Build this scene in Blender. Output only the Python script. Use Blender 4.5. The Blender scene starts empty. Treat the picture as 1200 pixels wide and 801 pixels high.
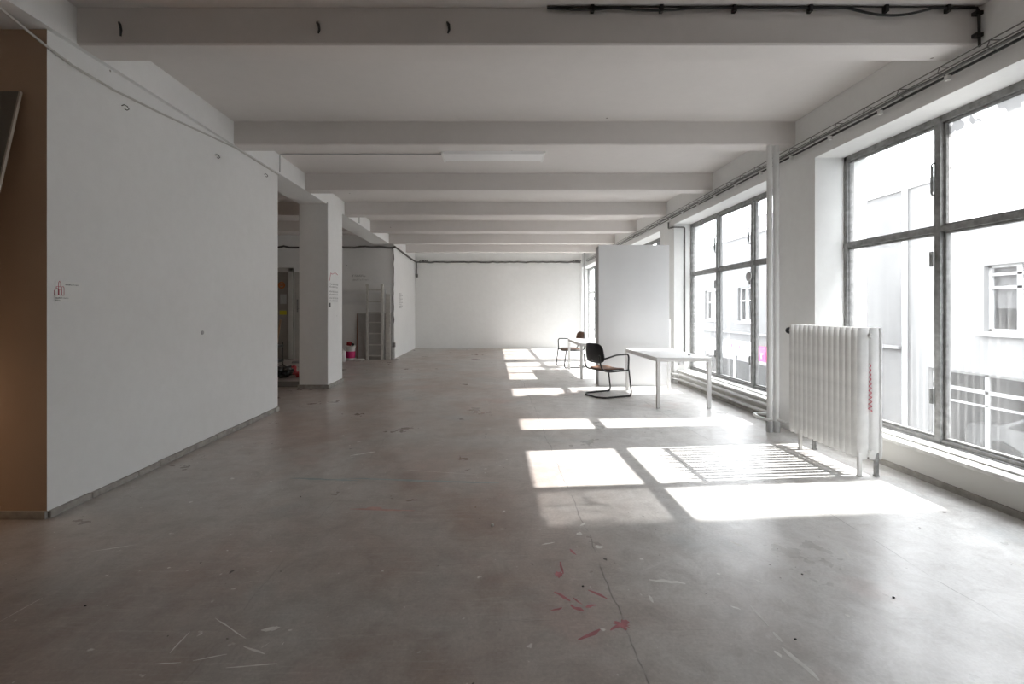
import bpy, bmesh, math, random
from mathutils import Vector, Matrix
random.seed(7)
PI = math.pi
C = bpy.context.scene.collection
scene = bpy.context.scene

# ---------------------------------------------------------------- materials
def new_mat(name):
    m = bpy.data.materials.new(name); m.use_nodes = True
    nt = m.node_tree
    return m, nt, nt.nodes['Principled BSDF']

def N(nt, kind, **kw):
    n = nt.nodes.new(kind)
    for k, v in kw.items():
        if k in n.inputs: n.inputs[k].default_value = v
        else: setattr(n, k, v)
    return n

def ramp(nt, fac, stops):
    r = nt.nodes.new('ShaderNodeValToRGB')
    e = r.color_ramp.elements
    while len(e) < len(stops): e.new(0.5)
    for i, (p, c) in enumerate(stops):
        e[i].position = p
        e[i].color = (c, c, c, 1) if isinstance(c, (int, float)) else (*c, 1)
    nt.links.new(fac, r.inputs[0])
    return r.outputs[0]

def mixc(nt, fac, a, b, mode='MIX'):
    m = nt.nodes.new('ShaderNodeMix'); m.data_type = 'RGBA'; m.blend_type = mode
    for s, v in ((m.inputs[0], fac), (m.inputs[6], a), (m.inputs[7], b)):
        if isinstance(v, bpy.types.NodeSocket): nt.links.new(v, s)
        elif isinstance(v, (int, float)): s.default_value = v
        else: s.default_value = (*v, 1)
    return m.outputs[2]

def noise(nt, vec, scale, detail=4, rough=.55, dist=0):
    n = N(nt, 'ShaderNodeTexNoise', Scale=scale, Detail=detail, Roughness=rough, Distortion=dist)
    if vec is not None: nt.links.new(vec, n.inputs['Vector'])
    return n.outputs[0]

def coords(nt, scale=(1, 1, 1), rot=(0, 0, 0)):
    tc = nt.nodes.new('ShaderNodeTexCoord'); mp = nt.nodes.new('ShaderNodeMapping')
    mp.inputs['Scale'].default_value = scale; mp.inputs['Rotation'].default_value = rot
    nt.links.new(tc.outputs['Object'], mp.inputs[0])
    return mp.outputs[0]

def bump(nt, b, h, strength=.2, dist=.01):
    bn = N(nt, 'ShaderNodeBump', Strength=strength, Distance=dist)
    nt.links.new(h, bn.inputs['Height']); nt.links.new(bn.outputs[0], b.inputs['Normal'])

def mat(name, col, rough=.6, metal=0, var=.12, scale=6, bmp=.0, spec=.5, col2=None):
    """painted / plain surface with soft procedural variation"""
    m, nt, b = new_mat(name)
    v = coords(nt)
    f = ramp(nt, noise(nt, v, scale), [(.3, 0.), (.7, 1.)])
    dark = col2 or tuple(c * (1 - var) for c in col)
    nt.links.new(mixc(nt, f, dark, col), b.inputs['Base Color'])
    b.inputs['Roughness'].default_value = rough; b.inputs['Metallic'].default_value = metal
    b.inputs['Specular IOR Level'].default_value = spec
    if bmp: bump(nt, b, noise(nt, v, scale * 8), bmp, .004)
    return m

def plaster(name, col, spots=True, rough=.75):
    m, nt, b = new_mat(name)
    v = coords(nt)
    big = ramp(nt, noise(nt, v, .7, 5, .6), [(.35, 0.), (.65, 1.)])
    c = mixc(nt, big, tuple(x * .96 for x in col), col)
    fine = ramp(nt, noise(nt, v, 9, 5, .7), [(.4, 0.), (.6, 1.)])
    c = mixc(nt, fine, mixc(nt, .05, c, (.45, .44, .42)), c)
    if spots:
        vo = N(nt, 'ShaderNodeTexVoronoi', Scale=1.6); nt.links.new(v, vo.inputs['Vector'])
        s = ramp(nt, vo.outputs['Distance'], [(.0, 1.), (.018, 1.), (.024, 0.)])
        c = mixc(nt, s, c, (.22, .2, .18))
    nt.links.new(c, b.inputs['Base Color'])
    b.inputs['Roughness'].default_value = rough
    b.inputs['Specular IOR Level'].default_value = .25
    bump(nt, b, noise(nt, v, 5, 6, .65), .06, .008)
    return m

M = {}
M['wall'] = plaster('white_wall_paint', (.83, .835, .825))
M['wallL'] = plaster('grey_white_wall_paint', (.80, .805, .80))
M['ceil'] = plaster('ceiling_paint', (.71, .68, .66))
M['brownwall'] = mat('brown_painted_wall', (.50, .37, .27), .7, var=.1, scale=1.2, bmp=.1)
M['parapet'] = plaster('scuffed_parapet_paint', (.62, .61, .58))
M['base'] = mat('grey_skirting_cement', (.40, .38, .35), .8, var=.35, scale=14, bmp=.3)
M['column_base'] = M['base']
M['whitelac'] = mat('white_lacquer', (.83, .83, .82), .35, var=.04)
M['tabletop'] = mat('white_table_laminate', (.86, .86, .86), .3, var=.03)
M['panel'] = mat('white_partition_board', (.78, .785, .79), .55, var=.04, scale=2)
M['paneledge'] = mat('grey_board_edge', (.50, .50, .50), .6, var=.1)
M['radiator'] = mat('old_white_radiator_enamel', (.80, .80, .79), .35, var=.14, scale=9, bmp=.08)
M['pipe'] = mat('white_pipe_paint', (.72, .72, .71), .4, var=.1)
M['pipegrey'] = mat('grey_pipe_paint', (.50, .50, .50), .45, var=.15)
M['frame'] = mat('weathered_grey_steel_frame', (.34, .34, .335), .55, metal=.2, var=.45, scale=18, bmp=.3)
M['sill'] = mat('worn_white_sill', (.70, .69, .66), .5, var=.35, scale=10, bmp=.2)
M['black'] = mat('black_rubber_cable', (.012, .012, .012), .5, var=.3)
M['darkm'] = mat('dark_metal_tube', (.045, .045, .045), .3, metal=.6, var=.3)
M['shell'] = mat('black_plastic_shell', (.02, .021, .024), .38, var=.2)
M['seatpad'] = mat('brown_seat_veneer', (.20, .105, .065), .5, var=.3, scale=8)
M['tray'] = mat('galvanised_wire', (.20, .20, .195), .4, metal=.7, var=.3)
M['cablegrey'] = mat('grey_cable_sheath', (.16, .155, .15), .6, var=.4, scale=20)
M['clip'] = mat('white_plastic_clip', (.8, .8, .78), .5)
M['lightbody'] = mat('fluorescent_light_housing', (.80, .80, .80), .4, var=.03)
M['alu'] = mat('worn_aluminium', (.66, .65, .62), .45, metal=.15, var=.2, scale=15)
M['board'] = mat('pale_grey_board', (.44, .43, .415), .6, var=.15)
M['boardwarm'] = mat('reddish_brown_board_edge', (.22, .09, .05), .6, var=.2)
M['darkboard'] = mat('dark_grey_panel_face', (.16, .155, .14), .6, var=.1, scale=2)
M['paleedge'] = mat('pale_raw_board_edge', (.50, .44, .38), .7)
M['magenta'] = mat('magenta_label_print', (.62, .02, .16), .5)
M['red'] = mat('red_cloth', (.45, .03, .04), .7, var=.5, scale=30)
M['bag'] = mat('black_bin_liner', (.008, .008, .009), .25, var=.4, scale=30)
M['bucket'] = mat('white_bucket_plastic', (.74, .73, .71), .4)
M['doorgrey'] = mat('grey_brown_door_leaf', (.27, .25, .22), .6, var=.15, scale=3)
M['trimwhite'] = mat('off_white_door_frame', (.52, .51, .48), .5, var=.1)
M['orange'] = mat('orange_sticker', (.45, .13, .03), .5)
M['yellow'] = mat('yellow_sticker', (.60, .50, .02), .5)
M['wood'] = mat('raw_wood', (.42, .26, .16), .6, var=.3, scale=10)
M['paper'] = mat('white_label_paper', (.80, .80, .785), .6, var=.02)
M['ink'] = mat('grey_printing_ink', (.12, .12, .12), .7)
M['inkpale'] = mat('faded_grey_ink', (.42, .42, .42), .7)
M['redink'] = mat('red_printing_ink', (.55, .06, .10), .7)
M['facA'] = plaster('white_facade_render', (.22, .22, .22), spots=False)
M['facB'] = plaster('grey_facade_render', (.14, .14, .14), spots=False)
M['facwhite'] = mat('white_facade_joinery', (.45, .45, .45), .5)
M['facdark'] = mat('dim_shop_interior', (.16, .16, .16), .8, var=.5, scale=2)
M['street'] = mat('street_asphalt', (.16, .16, .16), .85, var=.2, scale=3)
M['roof'] = mat('grey_roof_sheet', (.40, .40, .40), .6)
M['blind'] = mat('grey_window_blind', (.42, .42, .43), .7, var=.2, scale=4)
M['carpaint'] = mat('pale_silver_car_paint', (.70, .71, .72), .25, metal=.2)
M['tyre'] = mat('tyre_rubber', (.02, .02, .02), .8)
M['lead'] = mat('plaster_rubble', (.6, .58, .54), .8)

def glass(name, dirt, tint=.93, streaks=False):
    m = bpy.data.materials.new(name); m.use_nodes = True
    nt = m.node_tree; nt.nodes.clear()
    out = nt.nodes.new('ShaderNodeOutputMaterial')
    tr = nt.nodes.new('ShaderNodeBsdfTransparent'); tr.inputs[0].default_value = (tint, tint, tint, 1)
    gl = nt.nodes.new('ShaderNodeBsdfGlossy'); gl.inputs['Roughness'].default_value = .02
    gl.inputs['Color'].default_value = (1, 1, 1, 1)
    lw = N(nt, 'ShaderNodeLayerWeight', Blend=.5)
    pw = N(nt, 'ShaderNodeMath', operation='POWER'); nt.links.new(lw.outputs['Facing'], pw.inputs[0]); pw.inputs[1].default_value = 4.0
    fr = N(nt, 'ShaderNodeMath', operation='MULTIPLY_ADD'); nt.links.new(pw.outputs[0], fr.inputs[0]); fr.inputs[1].default_value = .6; fr.inputs[2].default_value = .05
    mx = nt.nodes.new('ShaderNodeMixShader')
    nt.links.new(fr.outputs[0], mx.inputs[0]); nt.links.new(tr.outputs[0], mx.inputs[1]); nt.links.new(gl.outputs[0], mx.inputs[2])
    # grime: thin film that scatters daylight
    tl = nt.nodes.new('ShaderNodeBsdfTranslucent'); tl.inputs[0].default_value = (.75, .75, .75, 1)
    df = nt.nodes.new('ShaderNodeBsdfDiffuse'); df.inputs[0].default_value = (.35, .35, .34, 1)
    gm = nt.nodes.new('ShaderNodeMixShader'); gm.inputs[0].default_value = .3
    nt.links.new(tl.outputs[0], gm.inputs[1]); nt.links.new(df.outputs[0], gm.inputs[2])
    v = coords(nt, (1, 1, .35))
    f = ramp(nt, noise(nt, v, 3, 6, .65, .4), [(.35, dirt * .4), (.75, dirt * 1.6)])
    mx2 = nt.nodes.new('ShaderNodeMixShader')
    if streaks:
        # broad wiped film with darker uncleaned dabs of old paint
        v2 = coords(nt, (1, 1, .55))
        a = ramp(nt, noise(nt, v2, 11, 2, .5, .2), [(.54, 0.), (.58, 1.)])
        tcz = nt.nodes.new('ShaderNodeTexCoord'); sp = nt.nodes.new('ShaderNodeSeparateXYZ')
        nt.links.new(tcz.outputs['Object'], sp.inputs[0])
        zz = ramp(nt, N(nt, 'ShaderNodeMath', operation='MULTIPLY', label='h').outputs[0], [(0, 0.), (1, 1.)])
        mul = [n for n in nt.nodes if n.label == 'h'][-1]
        nt.links.new(sp.outputs[2], mul.inputs[0]); mul.inputs[1].default_value = 1.0
        zr = [n for n in nt.nodes if n.bl_idname == 'ShaderNodeValToRGB'][-1]
        mul.inputs[1].default_value = .33; zr.color_ramp.elements[0].position = .70; zr.color_ramp.elements[1].position = .78
        am = nt.nodes.new('ShaderNodeMath'); am.operation = 'MULTIPLY'
        nt.links.new(a, am.inputs[0]); nt.links.new(zz, am.inputs[1])
        am2 = nt.nodes.new('ShaderNodeMath'); am2.operation = 'MULTIPLY_ADD'
        nt.links.new(am.outputs[0], am2.inputs[0]); am2.inputs[1].default_value = .0; am2.inputs[2].default_value = .80
        f = am2.outputs[0]
    nt.links.new(f, mx2.inputs[0])
    nt.links.new(mx.outputs[0], mx2.inputs[1]); nt.links.new(gm.outputs[0], mx2.inputs[2])
    last = mx2
    if streaks:
        dd = nt.nodes.new('ShaderNodeBsdfDiffuse'); dd.inputs[0].default_value = (.30, .29, .28, 1)
        dm = nt.nodes.new('ShaderNodeMath'); dm.operation = 'MULTIPLY'; nt.links.new(am.outputs[0], dm.inputs[0]); dm.inputs[1].default_value = .75
        last = nt.nodes.new('ShaderNodeMixShader'); nt.links.new(dm.outputs[0], last.inputs[0])
        nt.links.new(mx2.outputs[0], last.inputs[1]); nt.links.new(dd.outputs[0], last.inputs[2])
    nt.links.new(last.outputs[0], out.inputs[0])
    return m
M['glass'] = glass('window_glass', .07)
M['glassdirty'] = glass('paint_smeared_glass', .3, streaks=True)
M['shopglass'] = glass('shop_glass', .12, .8)

def floor_material():
    m, nt, b = new_mat('worn_linoleum_floor')
    v = coords(nt)
    grey = (.42, .395, .37); brown = (.34, .25, .205); pale = (.56, .54, .51)
    f1 = ramp(nt, noise(nt, v, .45, 5, .6, .3), [(.42, 0.), (.56, 1.)])
    c = mixc(nt, f1, grey, brown)
    f2 = ramp(nt, noise(nt, v, 1.7, 6, .7, .6), [(.45, 0.), (.75, 1.)])
    c = mixc(nt, f2, c, mixc(nt, .5, c, pale))
    # window light and sheen painted in: floor turns paler towards the windows
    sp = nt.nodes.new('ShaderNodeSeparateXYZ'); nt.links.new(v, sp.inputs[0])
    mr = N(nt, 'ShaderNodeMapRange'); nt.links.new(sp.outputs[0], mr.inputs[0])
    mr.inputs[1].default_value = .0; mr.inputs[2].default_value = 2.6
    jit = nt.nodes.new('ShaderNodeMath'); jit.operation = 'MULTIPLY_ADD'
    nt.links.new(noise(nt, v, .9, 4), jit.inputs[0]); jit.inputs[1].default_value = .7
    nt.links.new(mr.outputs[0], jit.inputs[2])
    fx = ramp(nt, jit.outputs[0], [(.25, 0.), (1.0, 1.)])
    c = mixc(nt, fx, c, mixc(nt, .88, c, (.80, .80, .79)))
    # coloured old paint: blue-grey and pinkish patches
    n3 = noise(nt, v, 1.1, 3, .5)
    c = mixc(nt, ramp(nt, n3, [(.60, 0.), (.72, .45)]), c, (.34, .39, .41))
    v2 = coords(nt, (1, 1, 1), (0, 0, 1.1))
    n4 = noise(nt, v2, 1.3, 3, .5)
    c = mixc(nt, ramp(nt, n4, [(.60, 0.), (.74, .45)]), c, (.52, .35, .31))
    # scuff streaks, stretched
    for rz, sc, amt in ((.25, (1.2, 22, 1), .35), (-.8, (1.0, 26, 1), .25), (1.4, (1.5, 18, 1), .25)):
        vs = coords(nt, sc, (0, 0, rz))
        s = ramp(nt, noise(nt, vs, 1.5, 6, .8), [(.56, 0.), (.74, amt * 1.3)])
        c = mixc(nt, s, c, (.72, .70, .67))
    vd = coords(nt, (1, 14, 1), (0, 0, .5))
    c = mixc(nt, ramp(nt, noise(nt, vd, 2, 5, .7), [(.62, 0.), (.80, .45)]), c, (.10, .09, .085))
    # paint specks, white and dark
    for sc, thr, col in ((5.5, .085, (.80, .79, .76)), (11, .075, (.75, .74, .72)), (4.3, .05, (.05, .045, .04)), (8, .05, (.10, .09, .08))):
        vo = N(nt, 'ShaderNodeTexVoronoi', Scale=sc, Randomness=1.0)
        vw = nt.nodes.new('ShaderNodeVectorMath'); vw.operation = 'ADD'
        nv = N(nt, 'ShaderNodeTexNoise', Scale=25); nt.links.new(v, nv.inputs['Vector'])
        sc2 = nt.nodes.new('ShaderNodeVectorMath'); sc2.operation = 'SCALE'; sc2.inputs[3].default_value = .05
        nt.links.new(nv.outputs[1], sc2.inputs[0])
        nt.links.new(v, vw.inputs[0]); nt.links.new(sc2.outputs[0], vw.inputs[1])
        nt.links.new(vw.outputs[0], vo.inputs['Vector'])
        # only some cells carry a speck
        sepc = nt.nodes.new('ShaderNodeSeparateColor'); nt.links.new(vo.outputs['Color'], sepc.inputs[0])
        pick = ramp(nt, sepc.outputs[0], [(.45, 0.), (.5, 1.)])
        sk = ramp(nt, vo.outputs['Distance'], [(thr * .6, 1.), (thr, 0.)])
        mm = nt.nodes.new('ShaderNodeMath'); mm.operation = 'MULTIPLY'
        nt.links.new(pick, mm.inputs[0]); nt.links.new(sk, mm.inputs[1])
        c = mixc(nt, mm.outputs[0], c, col)
    # fine grain
    mid = ramp(nt, noise(nt, v, 5, 8, .75, .5), [(.42, 0.), (.66, .38)])
    c = mixc(nt, mid, c, (.21, .175, .155))
    g = ramp(nt, noise(nt, v, 60, 4, .7), [(.3, .0), (.7, .25)])
    c = mixc(nt, g, c, (.12, .11, .10))
    # seams between the linoleum sheets (run away from the camera)
    wob = nt.nodes.new('ShaderNodeMath'); wob.operation = 'MULTIPLY_ADD'
    nt.links.new(noise(nt, v, 2.2, 3), wob.inputs[0]); wob.inputs[1].default_value = .10
    nt.links.new(sp.outputs[0], wob.inputs[2])
    br = ramp(nt, noise(nt, v, 3.5, 3), [(.42, 0.), (.52, 1.)])
    for x in (.60, 2.38, -1.2):
        d = nt.nodes.new('ShaderNodeMath'); d.operation = 'SUBTRACT'; nt.links.new(wob.outputs[0], d.inputs[0]); d.inputs[1].default_value = x + .05
        a = nt.nodes.new('ShaderNodeMath'); a.operation = 'ABSOLUTE'; nt.links.new(d.outputs[0], a.inputs[0])
        l = ramp(nt, a.outputs[0], [(.0015, .65 if x > 0 else .2), (.0045, 0.)])
        mm = nt.nodes.new('ShaderNodeMath'); mm.operation = 'MULTIPLY'
        nt.links.new(l, mm.inputs[0]); nt.links.new(br, mm.inputs[1])
        c = mixc(nt, mm.outputs[0], c, (.04, .035, .03))
    nt.links.new(c, b.inputs['Base Color'])
    r = ramp(nt, noise(nt, v, 1.3, 5, .7), [(.3, .25), (.7, .42)])
    nt.links.new(r, b.inputs['Roughness'])
    b.inputs['Specular IOR Level'].default_value = .5
    bump(nt, b, noise(nt, v, 3, 6, .7), .15, .01)
    return m
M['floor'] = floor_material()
M['floor_red'] = mat('faded_red_floor_paint', (.54, .21, .23), .6, var=.45, scale=14)
M['floor_white'] = mat('white_floor_paint_spill', (.80, .79, .76), .6, var=.2, scale=20)
M['floor_blue'] = mat('faint_blue_floor_paint', (.37, .43, .44), .6, var=.3, scale=9)
M['floor_pink'] = mat('pinkish_floor_paint', (.56, .36, .32), .6, var=.3, scale=9)

# ---------------------------------------------------------------- geometry helpers
class MB:
    def __init__(s): s.bm = bmesh.new(); s.mi = 0
    def _new(s, n0):
        s.bm.faces.ensure_lookup_table()
        for f in s.bm.faces[n0:]: f.material_index = s.mi
    def box(s, x0, x1, y0, y1, z0, z1, rot=None, org=None):
        n0 = len(s.bm.faces)
        r = bmesh.ops.create_cube(s.bm, size=1)
        for v in r['verts']:
            v.co = Vector(((x0 + x1) / 2 + v.co.x * (x1 - x0), (y0 + y1) / 2 + v.co.y * (y1 - y0), (z0 + z1) / 2 + v.co.z * (z1 - z0)))
        if rot is not None:
            bmesh.ops.transform(s.bm, matrix=Matrix.Translation(org) @ rot.to_4x4() @ Matrix.Translation(-Vector(org)), verts=r['verts'])
        s._new(n0); return s
    def poly(s, pts):
        n0 = len(s.bm.faces)
        s.bm.faces.new([s.bm.verts.new(p) for p in pts]); s._new(n0); return s
    def prism(s, outline, axis, a, b):
        """outline: 2-D points in the plane across axis ('x','y','z'), extruded from a to b"""
        n0 = len(s.bm.faces)
        def P(u, v, t): return {'x': (t, u, v), 'y': (u, t, v), 'z': (u, v, t)}[axis]
        A = [s.bm.verts.new(P(u, v, a)) for u, v in outline]; B = [s.bm.verts.new(P(u, v, b)) for u, v in outline]
        n = len(A)
        for i in range(n): s.bm.faces.new((A[i], A[(i + 1) % n], B[(i + 1) % n], B[i]))
        s.bm.faces.new(A[::-1]); s.bm.faces.new(B)
        s._new(n0); return s
    def tube(s, pts, r, seg=8, closed=False, cap=True):
        n0 = len(s.bm.faces)
        P = [Vector(p) for p in pts]; n = len(P); rings = []
        up = None
        for i in range(n):
            if closed: t = (P[(i + 1) % n] - P[i - 1]).normalized()
            elif i == 0: t = (P[1] - P[0]).normalized()
            elif i == n - 1: t = (P[-1] - P[-2]).normalized()
            else: t = ((P[i + 1] - P[i]).normalized() + (P[i] - P[i - 1]).normalized()).normalized()
            if up is None:
                up = Vector((0, 0, 1)) if abs(t.z) < .9 else Vector((1, 0, 0))
            sx = t.cross(up)
            if sx.length < 1e-5: sx = t.orthogonal()
            sx.normalize(); up = sx.cross(t).normalized()
            rr = r[i] if isinstance(r, (list, tuple)) else r
            rings.append([s.bm.verts.new(P[i] + rr * (math.cos(2 * PI * k / seg) * sx + math.sin(2 * PI * k / seg) * up)) for k in range(seg)])
        m = n if closed else n - 1
        for i in range(m):
            a, b = rings[i], rings[(i + 1) % n]
            for k in range(seg): s.bm.faces.new((a[k], a[(k + 1) % seg], b[(k + 1) % seg], b[k]))
        if cap and not closed:
            s.bm.faces.new(rings[0][::-1]); s.bm.faces.new(rings[-1])
        s._new(n0)
        for f in s.bm.faces: pass
        return s
    def lathe(s, prof, c=(0, 0, 0), seg=24, axis='z', capends=True):
        n0 = len(s.bm.faces); rings = []
        for r, h in prof:
            ring = []
            for k in range(seg):
                a = 2 * PI * k / seg; u, w = r * math.cos(a), r * math.sin(a)
                p = {'z': (u, w, h), 'x': (h, u, w), 'y': (w, h, u)}[axis]
                ring.append(s.bm.verts.new((c[0] + p[0], c[1] + p[1], c[2] + p[2])))
            rings.append(ring)
        for i in range(len(rings) - 1):
            for k in range(seg):
                s.bm.faces.new((rings[i][k], rings[i][(k + 1) % seg], rings[i + 1][(k + 1) % seg], rings[i + 1][k]))
        if capends:
            s.bm.faces.new(rings[0][::-1]); s.bm.faces.new(rings[-1])
        s._new(n0); return s
    def build(s, name, mats, parent=None, bevel=0, smooth=False, seg=2):
        me = bpy.data.meshes.new(name)
        bmesh.ops.recalc_face_normals(s.bm, faces=s.bm.faces)
        s.bm.to_mesh(me); s.bm.free()
        for m in (mats if isinstance(mats, (list, tuple)) else [mats]): me.materials.append(m)
        o = bpy.data.objects.new(name, me); C.objects.link(o)
        if smooth:
            for p in me.polygons: p.use_smooth = True
            try: me.set_sharp_from_angle(angle=math.radians(40))
            except Exception: pass
        if bevel:
            b = o.modifiers.new('bevel', 'BEVEL'); b.width = bevel; b.segments = seg; b.limit_method = 'ANGLE'
        if parent is not None: o.parent = parent
        return o

def fillet(pts, r, n=5):
    """round the corners of a polyline"""
    P = [Vector(p) for p in pts]; out = [P[0]]
    for i in range(1, len(P) - 1):
        a, b, c = P[i - 1], P[i], P[i + 1]
        d1 = (a - b); d2 = (c - b); rr = min(r, d1.length * .48, d2.length * .48)
        p1 = b + d1.normalized() * rr; p2 = b + d2.normalized() * rr
        for k in range(n + 1):
            t = k / n
            out.append((1 - t) ** 2 * p1 + 2 * t * (1 - t) * b + t * t * p2)
    out.append(P[-1]); return out

def empty(name, loc=(0, 0, 0), rz=0):
    o = bpy.data.objects.new(name, None); C.objects.link(o)
    o.location = loc; o.rotation_euler = (0, 0, rz); o.empty_display_size = .1
    return o
def tag(o, label=None, cat=None, group=None, kind=None):
    if label: o['label'] = label
    if cat: o['category'] = cat
    if group: o['group'] = group
    if kind: o['kind'] = kind
    return o
def struct(o, label, cat): return tag(o, label, cat, kind='structure')
def kids(o): return [c for c in bpy.data.objects if c.parent == o]
def copy_tree(o, parent=None):
    c = o.copy(); C.objects.link(c)
    if parent is not None: c.parent = parent
    for ch in kids(o): copy_tree(ch, c)
    return c

# ---------------------------------------------------------------- room shell
ZC = 3.65; ZB = 3.38
XR = 3.55      # inner face of the window wall
XF = 3.90      # window frame plane
XO = 4.12      # outer face

# floor, with its paint marks as thin films of the same mesh
def blob(mb, cx, cy, rx, ry, rot, z, n=18, jag=.3, seed=0):
    rnd = random.Random(seed); pts = []
    for k in range(n):
        a = 2 * PI * k / n; f = 1 + rnd.uniform(-jag, jag)
        x, y = rx * f * math.cos(a), ry * f * math.sin(a)
        pts.append((cx + x * math.cos(rot) - y * math.sin(rot), cy + x * math.sin(rot) + y * math.cos(rot), z))
    mb.poly(pts)
def streak(mb, p, q, w, z, seed=0, n=9):
    rnd = random.Random(seed); p = Vector((*p, z)); q = Vector((*q, z)); d = q - p; s = Vector((-d.y, d.x, 0)).normalized()
    n = max(3, min(n, int(d.length / .035))); up = []; dn = []
    for k in range(n + 1):
        t = k / n; c = p + d * t + s * rnd.uniform(-.15, .15) * w
        ww = w * (math.sin(PI * min(max(t, .03), .97)) ** .5) * rnd.uniform(.45, 1)
        up.append(c + s * ww / 2); dn.append(c - s * ww / 2)
    mb.poly([tuple(v) for v in up + dn[::-1]])

fl = MB().box(-9.0, XO, -3.2, 19.3, -.18, 0)
FH = 1.44; F = 540.0
def fp(px, py):           # where a spot seen on the floor lies in the room
    Y = FH * F / (py - 363.0); return ((px - 578.0) / F * Y, Y)
fl.mi = 1   # red paint
for i, (a, b, w) in enumerate([((656, 658), (660, 672), .022), ((650, 693), (668, 704), .03), ((668, 709), (684, 716), .035),
        ((686, 711), (698, 708), .03), ((645, 715), (659, 712), .022), ((689, 691), (712, 701), .02), ((678, 750), (703, 737), .03),
        ((715, 738), (728, 731), .03), ((672, 700), (682, 708), .015), ((668, 643), (675, 650), .02)]):
    streak(fl, fp(*a), fp(*b), w, .0006, i)
bx_, by_ = fp(729, 732); blob(fl, bx_, by_, .036, .026, .3, .0008, n=26, jag=.5, seed=5)
bx_, by_ = fp(655, 673); blob(fl, bx_, by_, .022, .03, 0, .0009, seed=8)
fl.mi = 2   # white paint and plaster
for i, (a, b, w) in enumerate([((761, 679), (803, 683), .035), ((306, 738), (327, 735), .03), ((252, 724), (288, 748), .010), ((286, 757), (310, 766), .014),
        ((199, 765), (222, 740), .014), ((265, 782), (325, 777), .012), ((180, 778), (212, 776), .008), ((226, 774), (266, 766), .010),
        ((306, 759), (316, 753), .007), ((330, 756), (333, 752), .006), ((855, 634), (870, 640), .028), ((917, 758), (960, 797), .030), ((878, 708), (900, 733), .018), ((906, 740), (916, 752), .02),
        ((856, 710), (868, 714), .02), ((908, 762), (916, 770), .02), ((990, 720), (996, 722), .02), ((1000, 728), (1005, 731), .02),
        ((635, 638), (650, 635), .015), ((410, 534), (440, 529), .04), ((418, 518), (424, 517), .02), ((0, 728), (50, 700), .007),
        ((107, 646), (160, 638), .010), ((760, 697), (766, 706), .02), ((680, 616), (686, 612), .02), ((470, 550), (560, 556), .008),
        ((884, 678), (894, 683), .015), ((1184, 657), (1199, 665), .03), ((986, 640), (998, 655), .02)]):
    streak(fl, fp(*a), fp(*b), w, .0010, 40 + i)
for i, (px, py, r) in enumerate([(322, 736, .014), (703, 641, .020), (679, 625, .016), (752, 655, .01), (340, 738, .006), (198, 665, .006), (125, 674, .006), (220, 668, .005), (918, 704, .008), (842, 672, .01), (868, 646, .008)]):
    x, y = fp(px, py); blob(fl, x, y, r * 1.3, r, .4, .0012, 12, .4, 70 + i)
fl.mi = 3   # the blue line
streak(fl, fp(340, 560), fp(420, 563), .05, .0004, 90); streak(fl, fp(400, 560), fp(585, 566), .045, .0005, 91, 14)
fl.mi = 4   # pink smear
streak(fl, fp(410, 596), fp(486, 598), .035, .0005, 92, 12); blob(fl, *fp(437, 595), .06, .025, 0, .0007, seed=93)
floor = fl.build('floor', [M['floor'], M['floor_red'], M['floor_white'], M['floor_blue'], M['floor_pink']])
struct(floor, 'worn grey brown studio floor with sheet seams and paint marks', 'floor')

struct(MB().box(-9.0, XO, -3.2, 19.3, ZC, ZC + .25).build('ceiling', M['ceil']), 'off white ceiling between the concrete beams', 'ceiling')

# transverse beams (one each), slightly chamfered
beams = [1.38, 3.37, 5.41, 7.46, 9.44, 11.42, 13.43, 15.45]
names = ['behind the camera side', 'with the black cable and three dangling cable ends', 'second from the black cable, in front of the ceiling light',
         'just beyond the flat ceiling light', 'fourth of the cross beams', 'fifth of the cross beams', 'sixth of the cross beams', 'last before the far wall']
for i, y in enumerate(beams):
    b = MB()
    b.prism([(y, ZC + .02), (y, ZB + .012), (y + .012, ZB), (y + .218, ZB), (y + .23, ZB + .012), (y + .23, ZC + .02)], 'x', -3.05, XR + .02)
    struct(b.build('trim_%d' % (i + 1), M['ceil']), 'painted concrete ceiling beam, ' + names[i], 'ceiling beam')
# annex beams
for i, y in enumerate(beams[1:6]):
    b = MB().box(-8.9, -3.52, y, y + .23, ZB, ZC + .02)
    struct(b.build('trim_%d' % (i + 11), M['ceil']), 'painted beam over the dim side room, number %d from the front' % (i + 1), 'ceiling beam')
# longitudinal beam over the column line
b = MB().box(-3.55, -3.045, -3.2, 17.2, ZB, ZC + .02)
struct(b.build('trim_9', M['wallL']), 'long white beam over the column line on the left', 'ceiling beam')

# left wall block with its brown end face
b = MB(); b.box(-3.62, -3.087, 3.187, 6.60, 0, ZB + .05)
wl = b.build('wall_left', [M['wallL'], M['brownwall']])
for p in wl.data.polygons:
    if p.normal.y < -.5: p.material_index = 1
struct(wl, 'big white wall on the left with a brown painted end', 'wall')
b = MB(); z = .055
rnd = random.Random(3); y = 3.19
while y < 6.58:
    L = min(rnd.uniform(.25, .6), 6.6 - y); b.box(-3.087, -3.062 + rnd.uniform(-.004, .006), y, y + L - .006, 0, .055 + rnd.uniform(-.012, .008)); y += L
struct(b.build('baseboard_left', M['base'], bevel=.005), 'chipped grey skirting along the left wall', 'skirting')
b = MB().box(-3.66, -3.08, 3.165, 3.187, 0, .055)
struct(b.build('baseboard_left_end', M['base'], bevel=.004), 'brownish skirting under the brown wall end', 'skirting')

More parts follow.
